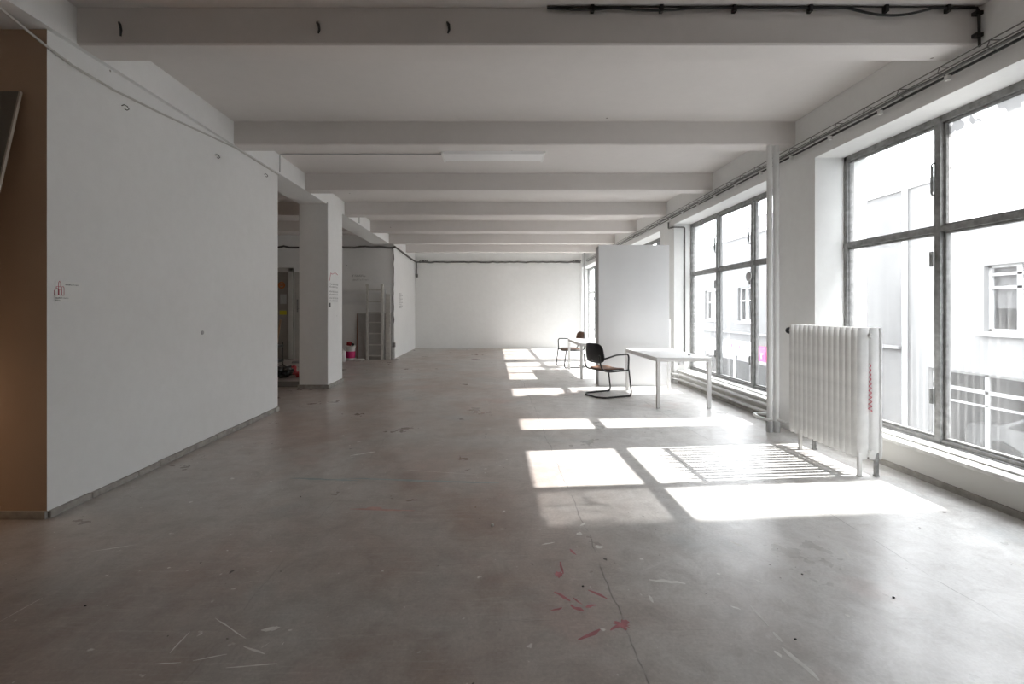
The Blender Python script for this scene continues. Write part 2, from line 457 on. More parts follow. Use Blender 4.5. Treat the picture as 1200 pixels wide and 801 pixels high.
# column
b = MB().box(-3.55, -3.02, 8.42, 9.22, 0, ZB + .03)
struct(b.build('wall_column', M['wallL'], bevel=.008), 'square white column standing left of the passage', 'column')
b = MB().box(-3.57, -3.0, 8.40, 9.24, 0, .075)
b2 = b.build('baseboard_column', M['base'], bevel=.006); struct(b2, 'chipped grey foot around the white column', 'skirting')

# far walls
b = MB(); b.box(-8.0, -2.93, 13.6, 13.8, 0, ZC); b.box(-3.13, -2.93, 13.8, 17.3, 0, ZC)
struct(b.build('wall_back_left', M['wallL']), 'white wall corner behind the ladder', 'wall')
b = MB().box(-3.1, 3.33, 17.28, 17.48, 0, ZC)
struct(b.build('wall_back', M['wall']), 'bright white wall at the far end', 'wall')
b = MB().box(3.13, XO, 19.1, 19.3, 0, ZC).box(3.13, 3.33, 17.4, 19.2, 0, ZC)
struct(b.build('wall_back_right', M['wall']), 'narrow niche wall beside the last window', 'wall')
b = MB().box(-8.2, -8.0, -3.2, 13.8, 0, ZC)
struct(b.build('wall_annex', M['wallL']), 'far side wall of the dim side room', 'wall')
b = MB().box(-9.0, XO, -3.4, -3.2, 0, ZC)
struct(b.build('wall_front', M['wallL']), 'wall behind the photographer', 'wall')

# window wall
WIN = [(1.85, 5.085), (5.80, 9.04), (9.80, 13.0), (13.75, 18.9)]
HZ = 3.12; SZ = .27
b = MB(); b.box(XR, XO, -3.2, 19.3, HZ, ZC)
prev = -3.2
for (a, c) in WIN + [(19.3, 19.3)]:
    if a > prev: b.box(XR, XO, prev, a, 0, HZ)
    prev = c
struct(b.build('wall_right', M['wall']), 'white window wall with pillars and lintel', 'wall')
b = MB()
for (a, c) in WIN: b.box(3.64, XO - .01, a - .02, c + .02, 0, SZ - .03)
struct(b.build('wall_parapet', M['parapet']), 'low scuffed parapet under the windows', 'wall')
b = MB()
for (a, c) in WIN:
    b.box(3.625, 3.645, a, c, 0, .05)
struct(b.build('baseboard_right', M['base']), 'dark grimy joint along the parapet foot', 'skirting')

def make_window(n, a, c, npane, label, dirty=(), extras=True):
    root = empty('window_%d' % n, (XF, a, SZ)); struct(root, label, 'window')
    W = c - a; H = HZ - SZ; TR = 2.14 - SZ; f = .045; d0, d1 = -.03, .05
    fb = MB()
    fb.box(d0, d1, 0, f, 0, H); fb.box(d0, d1, W - f, W, 0, H)
    fb.box(d0, d1, 0, W, 0, .05); fb.box(d0, d1, 0, W, H - .06, H)
    fb.box(d0 - .02, d0 + .01, 0, W, 0, .02)
    step = W / npane
    for k in range(1, npane): fb.box(d0 - .012, d1, k * step - .028, k * step + .028, .02, H - .02)
    fb.box(d0 - .006, d1, 0, W, TR - .024, TR + .024)
    # casement rails seen beside every mullion
    for k in range(npane):
        y0, y1 = k * step + .035, (k + 1) * step - .035
        for z0, z1 in ((.05, TR - .024), (TR + .024, H - .06)):
            fb.box(-.012, .03, y0, y1, z0, z0 + .02); fb.box(-.012, .03, y0, y1, z1 - .02, z1)
            fb.box(-.012, .03, y0, y0 + .018, z0, z1); fb.box(-.012, .03, y1 - .018, y1, z0, z1)
    fb.build('window_frame', M['frame'], root, bevel=.004)
    for k in range(npane):
        y0, y1 = k * step + .045, (k + 1) * step - .045
        for q, (z0, z1) in enumerate(((.06, TR - .03), (TR + .03, H - .07))):
            g = MB().poly([(.01, y0, z0), (.01, y1, z0), (.01, y1, z1), (.01, y0, z1)])
            g.build('pane', M['glassdirty'] if (k, q) in dirty else M['glass'], root)
    # inner sill board
    s = MB().box(3.60 - XF, d0 - .005, 0.0, W, -.032, -.002)
    s.box(3.72 - XF, d0 - .005, 0.0, W, -.004, .012)
    s.build('window_sill', M['sill'], root, bevel=.006)
    sg = MB().box(d1, XO + .04 - XF, 0.0, W, -.035, 0.0)
    sg.build('outer_sill', M['sill'], root)
    if extras:
        for k in range(1, npane):
            for zz in (.35, 1.55):
                h = MB().tube([(d0 - .022, k * step + .04, zz), (d0 - .022, k * step + .04, zz + .13)], .014, 8)
                h.build('hinge', M['frame'], root)
        for k in (1, npane - 1):
            hd = MB()
            y = k * step + (.045 if k == 1 else .02); z = TR + .30; x = d0 - .03
            hd.tube(fillet([(x + .03, y, z), (x, y, z), (x - .012, y, z + .02), (x - .012, y, z + .26), (x, y, z + .28), (x + .03, y, z + .28)], .02), .007, 8)
            hd.tube([(x, y, z + .03), (x, y, z + .25)], .006, 8)
            hd.build('window_handle', M['tray'], root, smooth=True)
    return root
make_window(1, *WIN[0], 3, 'nearest large steel window, behind the radiator', dirty=((1, 1), (0, 1)))
w2 = make_window(2, *WIN[1], 3, 'second large steel window, beyond the riser pipes')
make_window(3, *WIN[2], 3, 'third steel window, mostly behind the white partition')
make_window(4, *WIN[3], 4, 'farthest steel window, a bright strip beside the partition')
# round vent on the second window's mullion
b = MB().lathe([(.0, 0), (.062, 0), (.07, .006), (.07, .018), (.058, .022), (.05, .012), (.0, .012)], (0, 0, 0), 24, 'x', False)
v = b.build('vent_disc', M['pipegrey'], w2, smooth=True); v.location = (-.075, 1.12, 1.67)

# ---------------------------------------------------------------- exterior
EX = 11.2; SG = -2.35
def facade(name, y0, y1, z1, openings, m, label, depth=5.0):
    root = empty(name, (EX, y0, SG)); tag(root, label, 'building')
    b = MB(); ys = sorted({y0, y1, *[o[0] for o in openings], *[o[1] for o in openings]})
    for a, c in zip(ys[:-1], ys[1:]):
        hs = sorted([(o[2], o[3]) for o in openings if o[0] <= a and o[1] >= c])
        z = SG
        for (p, q) in hs:
            if p > z: b.box(0, .3, a - y0, c - y0, z - SG, p - SG)
            z = q
        if z < z1: b.box(0, .3, a - y0, c - y0, z - SG, z1 - SG)
    b.box(.25, depth, 0, .2, 0, z1 - SG); b.box(.25, depth, y1 - y0 - .2, y1 - y0, 0, z1 - SG); b.box(depth - .2, depth, 0, y1 - y0, 0, z1 - SG)
    b.build('facade_wall', m, root)
    MB().box(-.08, depth, 0, y1 - y0, z1 - SG, z1 - SG + .12).build('roof', M['roof'], root)
    return root
def bwin(root, y0, y1, z0, z1, by0, cols, rows, blind=True):
    b = MB(); Y0, Y1, Z0, Z1 = y0 - by0, y1 - by0, z0 - SG, z1 - SG; w = .06
    b.box(.12, .2, Y0, Y0 + w, Z0, Z1); b.box(.12, .2, Y1 - w, Y1, Z0, Z1); b.box(.12, .2, Y0, Y1, Z0, Z0 + w); b.box(.12, .2, Y0, Y1, Z1 - w, Z1)
    for k in range(1, cols): yy = Y0 + (Y1 - Y0) * k / cols; b.box(.11, .2, yy - .05, yy + .05, Z0, Z1)
    for r in rows: zz = Z0 + (Z1 - Z0) * r; b.box(.11, .2, Y0, Y1, zz - .03, zz + .03)
    fr = b.build('window_frame', M['facwhite'], root)
    MB().box(.17, .18, Y0, Y1, Z0, Z1).build('pane', M['shopglass'], fr)
    if blind:
        MB().box(.26, .29, Y0, Y1, Z0 + (Z1 - Z0) * .35, Z1).build('blind', M['blind'], fr)
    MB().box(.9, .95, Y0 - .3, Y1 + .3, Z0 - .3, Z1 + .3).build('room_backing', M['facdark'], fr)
    MB().box(-.10, .12, Y0 - .1, Y1 + .1, Z0 - .10, Z0 - .02).build('window_ledge', M['facwhite'], fr)

# tall neighbour, garage house, stair tower, shop house: four volumes of one street side
tall = facade('apartment_building', -12.0, 4.05, 12.0, [(-3, -1.5, .95, 2.45), (0, 1.5, .95, 2.45)], M['facA'], 'tall white building across the street, right of the garage house')
bwin(tall, -3, -1.5, .95, 2.45, -12.0, 2, (.66,)); bwin(tall, 0, 1.5, .95, 2.45, -12.0, 2, (.66,))
g = facade('garage_house', 4.05, 12.6, 4.69, [(8.65, 10.52, .95, 2.45), (5.0, 6.9, .95, 2.45), (7.6, 11.86, SG, -.03)], M['facA'], 'white building across the street with a garage opening, seen through the nearest window')
bwin(g, 8.65, 10.52, .95, 2.45, 4.05, 3, (.66, .86)); bwin(g, 5.0, 6.9, .95, 2.45, 4.05, 3, (.66,))
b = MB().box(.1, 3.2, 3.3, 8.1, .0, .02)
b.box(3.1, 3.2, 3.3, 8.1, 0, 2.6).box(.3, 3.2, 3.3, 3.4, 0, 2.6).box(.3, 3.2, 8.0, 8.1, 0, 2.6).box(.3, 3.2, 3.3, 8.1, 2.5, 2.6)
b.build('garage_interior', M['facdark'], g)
b = MB()
for y in (3.6, 5.0, 6.5, 7.76): b.box(.10, .18, y - .04, y + .04, 0, 2.3)
b.box(.10, .18, 3.55, 7.81, 1.85, 1.93).box(.10, .18, 3.55, 7.81, 1.55, 1.59).box(.10, .18, 3.55, 7.81, 2.26, 2.32)
b.build('garage_front_frame', M['facwhite'], g)
MB().box(.13, .14, 3.55, 7.81, 0, 2.3).build('pane', M['shopglass'], g)
tw = MB().box(.6, 4.0, 7.25 - 4.05, 8.72 - 4.05, 4.69 - SG, 13.0).build('stair_tower', M['facA'], g)
MB().tube([(-.08, 12.45 - 4.05, 0), (-.08, 12.45 - 4.05, 5.7 - SG)], .06, 10).build('downpipe', M['pipegrey'], g)
s = facade('shop_house', 12.6, 45.0, 4.69, [(19.9, 21.1, .95, 2.45), (22.7, 24.4, .95, 2.45), (14.6, 16.2, .95, 2.45), (27.5, 29, .95, 2.45), (15.2, 26.5, SG, -.10)], M['facB'], 'grey building across the street with shop windows, seen through the second window')
for (a, c) in ((19.9, 21.1), (22.7, 24.4), (14.6, 16.2), (27.5, 29)): bwin(s, a, c, .95, 2.45, 12.6, 2, (.6,), False)
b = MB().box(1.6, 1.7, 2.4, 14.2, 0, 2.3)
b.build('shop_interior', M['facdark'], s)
b = MB()
for y in (2.65, 4.3, 5.9, 7.2, 8.9, 10.4, 12.0, 13.8): b.box(.04, .16, y - .07, y + .07, 0, 1.75)
b.box(.04, .16, 2.6, 13.9, 1.70, 1.86).box(.04, .16, 2.6, 13.9, .0, .5)
b.build('shopfront_frame', M['facwhite'], s)
MB().box(.09, .1, 2.6, 13.9, 0, 1.75).build('pane', M['shopglass'], s)
MB().box(.02, .12, 2.6, 13.9, 1.86, 2.25).build('fascia', M['blind'], s)
MB().box(-.12, .02, 0, 32, 2.72, 2.80).build('string_course', M['facA'], s)
for y in (8.2, 11.6): MB().box(1.0, 1.9, y - .45, y + .45, 4.69 - SG, 5.75 - SG).build('chimney', M['facA'], s)
# shop signs
sg = empty('shop_sign', (EX - .05, 18.95, -.42)); tag(sg, 'white shop fascia sign with pink lettering across the street', 'sign')
MB().box(0, .04, .55, 3.3, 0, .46).build('board', M['facwhite'], sg)
def glyphs(root, name, m, origin, u, v, text_h, words, t=.004, nrm=(0, 0, 1)):
    """rows of small letter-like strokes; origin = left end of first base line"""
    b = MB(); o = Vector(origin); u = Vector(u); v = Vector(v); w = Vector(nrm) * t
    rr = random.Random(len(words) * 7 + 1); x = 0
    def bar(x0, y0, x1, y1):
        A = o + u * x0 + v * y0; pts = []
        for (p, q) in ((x0, y0), (x1, y0), (x1, y1), (x0, y1)): pts.append(o + u * p + v * q)
        lo = [b.bm.verts.new(p) for p in pts]; hi = [b.bm.verts.new(p + w) for p in pts]
        b.bm.faces.new(lo[::-1]); b.bm.faces.new(hi)
        for i in range(4): b.bm.faces.new((lo[i], lo[(i + 1) % 4], hi[(i + 1) % 4], hi[i]))
    s = text_h * .18
    for n in words:
        for k in range(n):
            h = text_h * rr.choice((.65, .65, 1)); kind = rr.randrange(4)
            bar(x, 0, x + s, h)
            if kind != 3: bar(x + s, h * .8 if kind else 0, x + text_h * .5, (h if kind else h * .2))
            if kind < 2: bar(x + text_h * .42, 0, x + text_h * .42 + s, h * .6)
            x += text_h * .72
        x += text_h * .5
    return b.build(name, m, root)
for yy in (3.1, 2.86, 2.62, 2.2, 1.96): glyphs(sg, 'lettering', M['magenta'], (-.012, yy, .10), (0, -1, 0), (0, 0, 1), .27, (1,), .01, (-1, 0, 0))
ms = empty('poster', (EX - .08, 18.95, -.70)); tag(ms, 'square magenta shop sign with white marks across the street', 'sign')
MB().box(0, .05, -.15, .55, 0, .62).build('board', M['magenta'], ms)
for yy in (.45, .16): glyphs(ms, 'lettering', M['facwhite'], (-.012, yy, .12), (0, -1, 0), (0, 0, 1), .34, (1,), .01, (-1, 0, 0))
st = MB().box(XO, EX + 6, -14, 46, SG - .2, SG).build('street_ground', M['street']); struct(st, 'grey street between the two rows of buildings', 'street')
b = MB().box(EX - 1.4, EX, -12, 45, SG, SG + .12); struct(b.build('pavement', M['facB']), 'pale pavement across the street', 'pavement')
# outside of this building below and above the windows
b = MB().box(3.4, XO, -3.4, 19.3, SG, -.18); struct(b.build('wall_outer_base', M['facA']), 'outside wall below the studio floor', 'wall')
# car in the garage
def make_car():
    root = empty('parked_car', (12.9, 9.7, SG + .03), 0); tag(root, 'pale silver car parked inside the garage across the street', 'car')
    side = [(-2.1, .35), (-2.1, .72), (-1.95, .86), (-1.15, .95), (-.55, 1.38), (.55, 1.42), (1.3, 1.0), (2.0, .92), (2.1, .7), (2.1, .35), (1.75, .3), (1.62, .55), (1.2, .62), (.85, .5), (.78, .28), (-.85, .28), (-.95, .52), (-1.3, .62), (-1.65, .52), (-1.75, .3)]
    b = MB().prism(side, 'x', -.85, .85); b.build('body', M['carpaint'], root, bevel=.06, seg=3)
    b = MB().prism([(-1.0, .97), (-.5, 1.33), (.02, 1.35), (.02, .97)], 'x', -.862, .862); b.prism([(.08, .97), (.08, 1.35), (.5, 1.36), (1.1, .99)], 'x', -.862, .862)
    b.build('side_windows', M['shell'], root)
    for x in (-.8, .8):
        for y in (-1.3, 1.22):
            b = MB().lathe([(0, -.1), (.22, -.1), (.31, -.07), (.32, 0), (.31, .07), (.22, .1), (0, .1)], (x, y, .32), 24, 'x', False)
            b.build('wheel', M['tyre'], root, smooth=True)
make_car()

# ---------------------------------------------------------------- radiator
def make_radiator():
    root = empty('radiator', (3.26, 3.965, 0)); tag(root, 'tall old white ribbed radiator standing free before the nearest window', 'radiator')
    nsec = 14; pitch = .98 / nsec; Z0, Z1 = .145, 1.285
    first = None
    for k in range(nsec):
        if first is None:
            b = MB()
            def column(cx, hw, hd):
                prof = [(.25, Z0 + .05), (.75, Z0 + .02), (1, Z0 + .10), (1, Z1 - .09), (.85, Z1 - .03), (.3, Z1)]
                prof = [(.30, Z0), (.8, Z0 + .035), (1, Z0 + .10), (1, Z1 - .10), (.8, Z1 - .03), (.32, Z1)]
                rings = []
                for s, z in prof:
                    w = hw * (.72 + .28 * s); d = hd * s
                    pts = [(-w, 0), (-w * .75, -d * .75), (-w * .25, -d), (w * .25, -d), (w * .75, -d * .75), (w, 0), (w * .75, d * .75), (w * .25, d), (-w * .25, d), (-w * .75, d * .75)]
                    rings.append([b.bm.verts.new((cx + p[0], p[1], z)) for p in pts])
                for r0, r1 in zip(rings[:-1], rings[1:]):
                    for i in range(10): b.bm.faces.new((r0[i], r0[(i + 1) % 10], r1[(i + 1) % 10], r1[i]))
                b.bm.faces.new(rings[0][::-1]); b.bm.faces.new(rings[-1])
            column(-.058, .048, .0145); column(.040, .048, .0145); column(.096, .012, .0145)
            b.box(-.03, .09, -.003, .003, Z0 + .05, Z1 - .05)
            for z in (Z0 + .07, Z1 - .07): b.tube([(0, -pitch / 2, z), (0, pitch / 2, z)], .019, 12)
            o = b.build('section', M['radiator'], root, smooth=True); first = o
        else:
            o = first.copy(); C.objects.link(o); o.parent = root
        o.location = (0, k * pitch + .03, 0)
    for (x, y) in ((-.085, .03), (.06, .03), (-.085, .80), (.06, .80)):
        b = MB().box(x - .014, x + .014, y - .012, y + .012, .0, Z0 + .06)
        b.box(x - .018, x + .018, y - .016, y + .016, 0, .012)
        b.build('foot', M['radiator'] if x < 0 else M['frame'], root)
    # red wavy scribble on the near end
    pts = []
    for k in range(60):
        t = k / 59; z = .56 + .42 * t; amp = .018 * (1 - t * .75)
        pts.append((-.006 + amp * math.sin(k * 1.15), .012, z))
    b = MB().tube(pts, .0028, 6)
    o = b.build('red_scribble', M['redink'], root)
    # bottom cross pipe under the sections
    MB().tube([(0, .08, Z0 + .02), (0, .98, Z0 + .02)], .016, 10).build('bottom_rail', M['radiator'], root)
    # valve and elbow at the far top end
    b = MB().tube([(0, 1.0, Z1 - .07), (0, 1.09, Z1 - .07)], .018, 12)
    b.build('valve_stem', M['frame'], root)
    b = MB().lathe([(.0, 0), (.03, .0), (.038, .012), (.036, .03), (.028, .045), (0, .05)], (0, 1.09, Z1 - .07), 20, 'y', False)
    b.build('valve_knob', M['shell'], root, smooth=True)
    MB().tube(fillet([(0, .98, Z0 + .07), (0, 1.12, Z0 + .05), (.03, 1.20, .17), (.03, 1.36, .17)], .05), .017, 12).build('return_pipe', M['pipe'], root, smooth=True)
    return root
make_radiator()

# riser pipes
def riser(x, y, r, z1, label):
    root = empty('riser_pipe', (x, y, 0)); tag(root, label, 'pipe')
    MB().tube([(0, 0, .10), (0, 0, z1)], r, 20).build('pipe', M['pipe'], root, smooth=True)
    MB().lathe([(r * 1.15, 0), (r * 1.25, .01), (r * 1.25, .11), (r * 1.0, .13)], seg=20).build('foot_collar', M['pipegrey'], root, smooth=True)
riser(3.262, 5.44, .030, ZB, 'left one of the two thick white floor to ceiling pipes beyond the radiator')
riser(3.345, 5.45, .034, ZB, 'right one of the two thick white floor to ceiling pipes beyond the radiator')
b = MB().tube(fillet([(3.44, 5.56, .165), (3.42, 5.64, .165), (3.20, 5.67, .165), (3.16, 5.50, .165), (3.19, 5.38, .165), (3.25, 5.36, .165)], .05), .018, 12)
tag(b.build('pipe_loop', M['pipe'], smooth=True), 'small white pipe loop near the floor at the riser pipes', 'pipe')
# heating pipes along the parapet of the second window
for z, x, l in ((.20, 3.59, 'upper white heating pipe along the parapet under the second window'), (.105, 3.585, 'lower white heating pipe along the parapet under the second window')):
    b = MB().tube(fillet([(3.41, 5.70, z), (3.50, 5.78, z), (x, 5.88, z), (x, 8.85, z), (3.50, 8.95, z), (3.50, 9.6, z)], .06), .019, 10)
    tag(b.build('heating_pipe', M['pipe'], smooth=True), l, 'pipe')
    for y in (6.5, 7.5, 8.5):
        pass
# vertical pipe with valve by the partition
vp = empty('heating_pipe', (3.41, 8.93, 0)); tag(vp, 'white pipe with a bent top and black valve beside the partition', 'pipe')
MB().tube(fillet([(0, 0, 0), (0, 0, 1.245), (-.09, .0, 1.245)], .07), .026, 14).build('pipe', M['pipe'], vp, smooth=True)
MB().lathe([(0, -.03), (.028, -.03), (.034, -.01), (.034, .02), (0, .03)], (-.115, 0, 1.245), 16, 'x', False).build('valve_knob', M['shell'], vp, smooth=True)
b = MB().box(-.075, -.02, -.05, -.01, .09, .15).box(-.09, -.02, -.04, .0, .21, .26)
b.tube([(-.06, -.03, .04), (-.06, -.03, .27)], .014, 8)
b.build('valve_body', M['black'], vp)

# pipe in the far corner
b = MB().tube([(3.40, 17.2, 0), (3.40, 17.2, ZC)], .035, 14); tag(b.build('corner_pipe', M['pipegrey'], smooth=True), 'grey vertical pipe in the far right corner', 'pipe')

# ---------------------------------------------------------------- tables
def make_table():
    root = empty('table', (0, 0, 0)); W, L, H = .80, 1.60, .745
    MB().box(-W / 2, W / 2, -L / 2, L / 2, H - .022, H).build('tabletop', M['tabletop'], root, bevel=.003)
    b = MB()
    b.box(-W / 2 + .004, W / 2 - .004, -L / 2 + .004, -L / 2 + .029, H - .062, H - .022); b.box(-W / 2 + .004, W / 2 - .004, L / 2 - .029, L / 2 - .004, H - .062, H - .022)
    b.box(-W / 2 + .004, -W / 2 + .029, -L / 2 + .029, L / 2 - .029, H - .062, H - .022); b.box(W / 2 - .029, W / 2 - .004, -L / 2 + .029, L / 2 - .029, H - .062, H - .022)
    b.build('apron', M['whitelac'], root)
    l0 = None
    for sx in (-1, 1):
        for sy in (-1, 1):
            if l0 is None:
                l0 = l = MB().box(-.024, .024, -.024, .024, 0.008, H - .024).build('leg', M['whitelac'], root, bevel=.003)
                f0 = MB().box(-.02, .02, -.02, .02, 0, .009).build('foot_cap', M['pipegrey'], l)
            else:
                l = l0.copy(); C.objects.link(l); l.parent = root
                f = f0.copy(); C.objects.link(f); f.parent = l
            l.location = (sx * (W / 2 - .026), sy * (L / 2 - .026), 0)
    return root
t1 = make_table(); t1.location = (2.79, 7.53, 0)
tag(t1, 'white rectangular table nearest the camera, by the window', 'table', 'white tables')
t2 = copy_tree(t1); t2.location = (2.22, 10.42, 0)
tag(t2, 'white rectangular table farther back, partly hidden by the partition', 'table', 'white tables')
b = MB().lathe([(0, 0), (.02, 0), (.022, .01), (.012, .02), (0, .022)], (3.02, 7.1, .745), 12)
tag(b.build('small_cap', M['pipegrey'], smooth=True), 'tiny grey cap lying on the nearest table', 'cap')

# ---------------------------------------------------------------- chairs
def make_chair():
    root = empty('armchair', (0, 0, 0)); R = .0135; hw = .275
    # facing +X.  tubular cantilever frame
    def side(s):
        return [(-.27, s * hw * .96, R), (.24, s * hw, R), (.285, s * hw, .03), (.235, s * hw, .44)]
    loop = [(.235, -hw, .45)] + [(.288, -hw, .06), (.262, -hw, R), (-.24, -hw * .95, R), (-.33, -hw * .6, R), (-.33, hw * .6, R), (-.24, hw * .95, R), (.262, hw, R), (.288, hw, .06), (.235, hw, .45)]
    MB().tube(fillet(loop, .05), R, 10).build('floor_frame', M['darkm'], root, smooth=True)
    for s in (-1,):
        arm = [(.225, s * hw, .42), (.235, s * hw, .66), (.215, s * hw, .705), (-.02, s * hw, .70), (-.20, s * (hw - .015), .655), (-.235, s * (hw - .055), .64)]
        MB().tube(fillet(arm, .045), R, 10).build('armrest', M['darkm'], root, smooth=True)
    for s in (-1, 1):
        sup = [(.235, s * hw, .445), (.20, s * (hw - .01), .435), (-.17, s * (hw - .03), .425), (-.265, s * (hw - .05), .46), (-.30, s * (hw - .06), .56), (-.315, s * (hw - .07), .70)]
        MB().tube(fillet(sup, .06), R, 10).build('seat_frame', M['darkm'], root, smooth=True)
    MB().tube([(-.05, -hw + .03, .428), (-.05, hw - .03, .428)], R * .9, 8).build('stretcher', M['darkm'], root)
    def shell(name, fn, m, th, parent, nu=14, nv=10):
        b = MB(); g = [[b.bm.verts.new(fn(i / nu, j / nv)) for i in range(nu + 1)] for j in range(nv + 1)]
        for j in range(nv):
            for i in range(nu): b.bm.faces.new((g[j][i], g[j][i + 1], g[j + 1][i + 1], g[j + 1][i]))
        o = b.build(name, m, parent, smooth=True)
        sm = o.modifiers.new('solid', 'SOLIDIFY'); sm.thickness = th; sm.offset = 0
        return o
    def squircle(u, v, p=4.5):
        x, y = 2 * u - 1, 2 * v - 1
        k = max((abs(x) ** p + abs(y) ** p) ** (1 / p), 1e-6); m_ = max(abs(x), abs(y))
        return x * m_ / k, y * m_ / k
    def seat(u, v):
        x, y = squircle(u, v)
        z = .455 + .012 * y * y - (.035 * max(0, x - .55) ** 1.5 * 2.2)
        return (.0 + x * .235, y * .225, z)
    def seatlow(u, v): a = seat(u, v); return (a[0] * 1.01, a[1] * 1.01, a[2] - .016)
    shell('seat_shell', seatlow, M['shell'], .014, root); shell('seat', seat, M['seatpad'], .016, root)
    def back(off, k=1.0):
        def f(u, v):
            x, y = squircle(u, v, 3.6)          # x across, y up
            w = .243 * (1 - .06 * y) * k
            z = .725 + y * .165 * k
            xx = -.262 - (y + 1) * .022 + .055 * x * x * (.8) - .012 * (1 - y * y) + off
            return (xx, x * w, z)
        return f
    shell('backrest', back(0), M['shell'], .014, root); shell('back_pad', back(.012, .93), M['seatpad'], .008, root)
    b = MB().box(-.318, -.306, -.018, .018, .60, .612); b.build('maker_badge', M['clip'], root)
    for s in (-1, 1):
        MB().box(.215, .262, s * hw - .014, s * hw + .014, 0, .012).build('glide', M['black'], root)
    return root
c1 = make_chair(); c1.location = (1.93, 7.82, 0); c1.rotation_euler = (0, 0, math.radians(24))
tag(c1, 'black cantilever chair with one armrest at the end of the nearest table, seen from behind', 'chair', 'black cantilever armchairs')
c2 = copy_tree(c1); c2.location = (1.97, 11.68, 0); c2.rotation_euler = (0, 0, math.radians(193))
tag(c2, 'black cantilever chair with one armrest behind the farther table, brown seat facing left', 'chair', 'black cantilever armchairs')

# ---------------------------------------------------------------- partition
pt = empty('partition_panel', (2.0, 8.73, 0)); tag(pt, 'tall white freestanding partition board behind the tables', 'partition')
MB().box(0, 1.335, 0, .05, 0, 2.67).build('board', M['panel'], pt, bevel=.003)
MB().box(0.0, .05, .05, .27, 0, 2.655).build('side_board', M['paneledge'], pt, bevel=.003)
MB().box(1.30, 1.335, .05, .12, 0, 2.65).build('side_batten', M['paneledge'], pt)

# ---------------------------------------------------------------- ceiling lights
def make_light(name, L, W, m, label):
    root = empty(name, (0, 0, ZC)); tag(root, label, 'ceiling light')
    b = MB().prism([(-W / 2, 0), (-W / 2 + .01, -.03), (-W / 2 + .05, -.07), (W / 2 - .05, -.07), (W / 2 - .01, -.03), (W / 2, 0)], 'x', -L / 2, L / 2)
    b.build('diffuser', m, root, bevel=.004)
    for s in (-1, 1): MB().box(s * L / 2 - .012, s * L / 2 + .012, -W / 2 - .004, W / 2 + .004, -.074, 0).build('end_cap', M['clip'], root)
    return root
l1 = make_light('ceiling_light', 1.40, .40, M['lightbody'], 'flat white unlit ceiling light between the second and third beam')
l1.location = (0.0, 6.48, ZC)
l2 = empty('fluorescent_batten', (.365, 2.0, ZC)); tag(l2, 'grey batten light ending at the top edge, before the cabled beam', 'ceiling light')
for s in (-1, 1): MB().box(s * .04 - .032, s * .04 + .032, -1.0, 1.17, -.075, 0).build('housing', M['pipegrey'], l2, bevel=.006)
MB().box(-.012, .012, -1.0, 1.15, -.02, 0).build('channel', M['black'], l2)

# ---------------------------------------------------------------- cables
def cable(name, pts, r, m, label, cat='cable', seg=6):
    return tag(MB().tube(pts, r, seg).build(name, m, smooth=True), label, cat)
# black cable along the first beam
bc = empty('power_cable', (0, 3.345, 0)); tag(bc, 'black cable clipped under the ceiling along the front beam, sagging twice', 'cable')
pts = []
for k in range(80):
    t = k / 79; x = .39 + t * 3.12
    z = 3.632
    if .0 < t < .16: z -= .012 * math.sin(PI * t / .16)
    if .16 < t < .34: z -= .018 * math.sin(PI * (t - .16) / .18)
    if .70 < t < .90: z -= .055 * math.sin(PI * (t - .70) / .20)
    pts.append((x, 0, z))
MB().tube(pts + [(3.525, -.0, 3.60), (3.53, -.0, 3.35)], .009, 8).build('cable', M['black'], bc, smooth=True)
MB().tube([(.39, .005, 3.642), (3.5, .005, 3.642)], .005, 6).build('second_strand', M['black'], bc)
for x in (.72, 1.22, 1.75, 2.30, 2.85, 3.30): MB().box(x - .012, x + .012, -.015, .02, 3.60, ZC - .001).build('clip', M['black'], bc)
for z in (3.58, 3.42): MB().box(3.49, 3.545, -.015, .02, z, z + .025).build('clip', M['black'], bc)
# dangling ends on the beam face
for (px, lab, dx) in ((140, 'leftmost of three short black cable ends sticking out of the front beam', .035), (372, 'middle of three short black cable ends sticking out of the front beam', .02), (524, 'rightmost of three short black cable ends sticking out of the front beam', -.004)):
    x = (px - 578) / 540 * 3.34; z = 1.44 + (363 - 33) / 540 * 3.34
    cable('cable_end', [(x - dx, 3.375, z + .055 if dx > 0 else z + .03), (x - dx * .2, 3.345, z + .045), (x + .012, 3.33, z + .02), (x + .015, 3.335, z - .015), (x + .004, 3.345, z - .055 if dx > .03 else z - .035)], [.004, .008, .010, .009, .006], M['black'], lab)
# drooping white cable on the left wall
cable('drooping_cable', [(-3.05, 1.6, 3.40), (-3.05, 2.2, 3.37), (-3.055, 2.85, 3.31), (-3.07, 3.15, 3.255), (-3.076, 3.37, 3.225), (-3.076, 3.74, 3.222), (-3.076, 4.3, 3.262), (-3.076, 4.9, 3.32), (-3.07, 5.5, 3.37), (-3.07, 6.6, 3.372)], .009, M['trimwhite'], 'thin pale cable drooping along the top of the left wall')
# conduit to the ceiling light
cable('conduit', fillet([(-3.01, 6.50, 3.39), (-3.01, 6.50, 3.635), (-.72, 6.50, 3.635)], .03), .009, M['pipegrey'], 'thin grey conduit from the long beam to the flat ceiling light', 'conduit')
cable('conduit', [(-3.01, 10.35, 3.39), (-3.01, 10.35, 3.60)], .012, M['pipegrey'], 'short grey conduit on the long beam beyond the column', 'conduit')
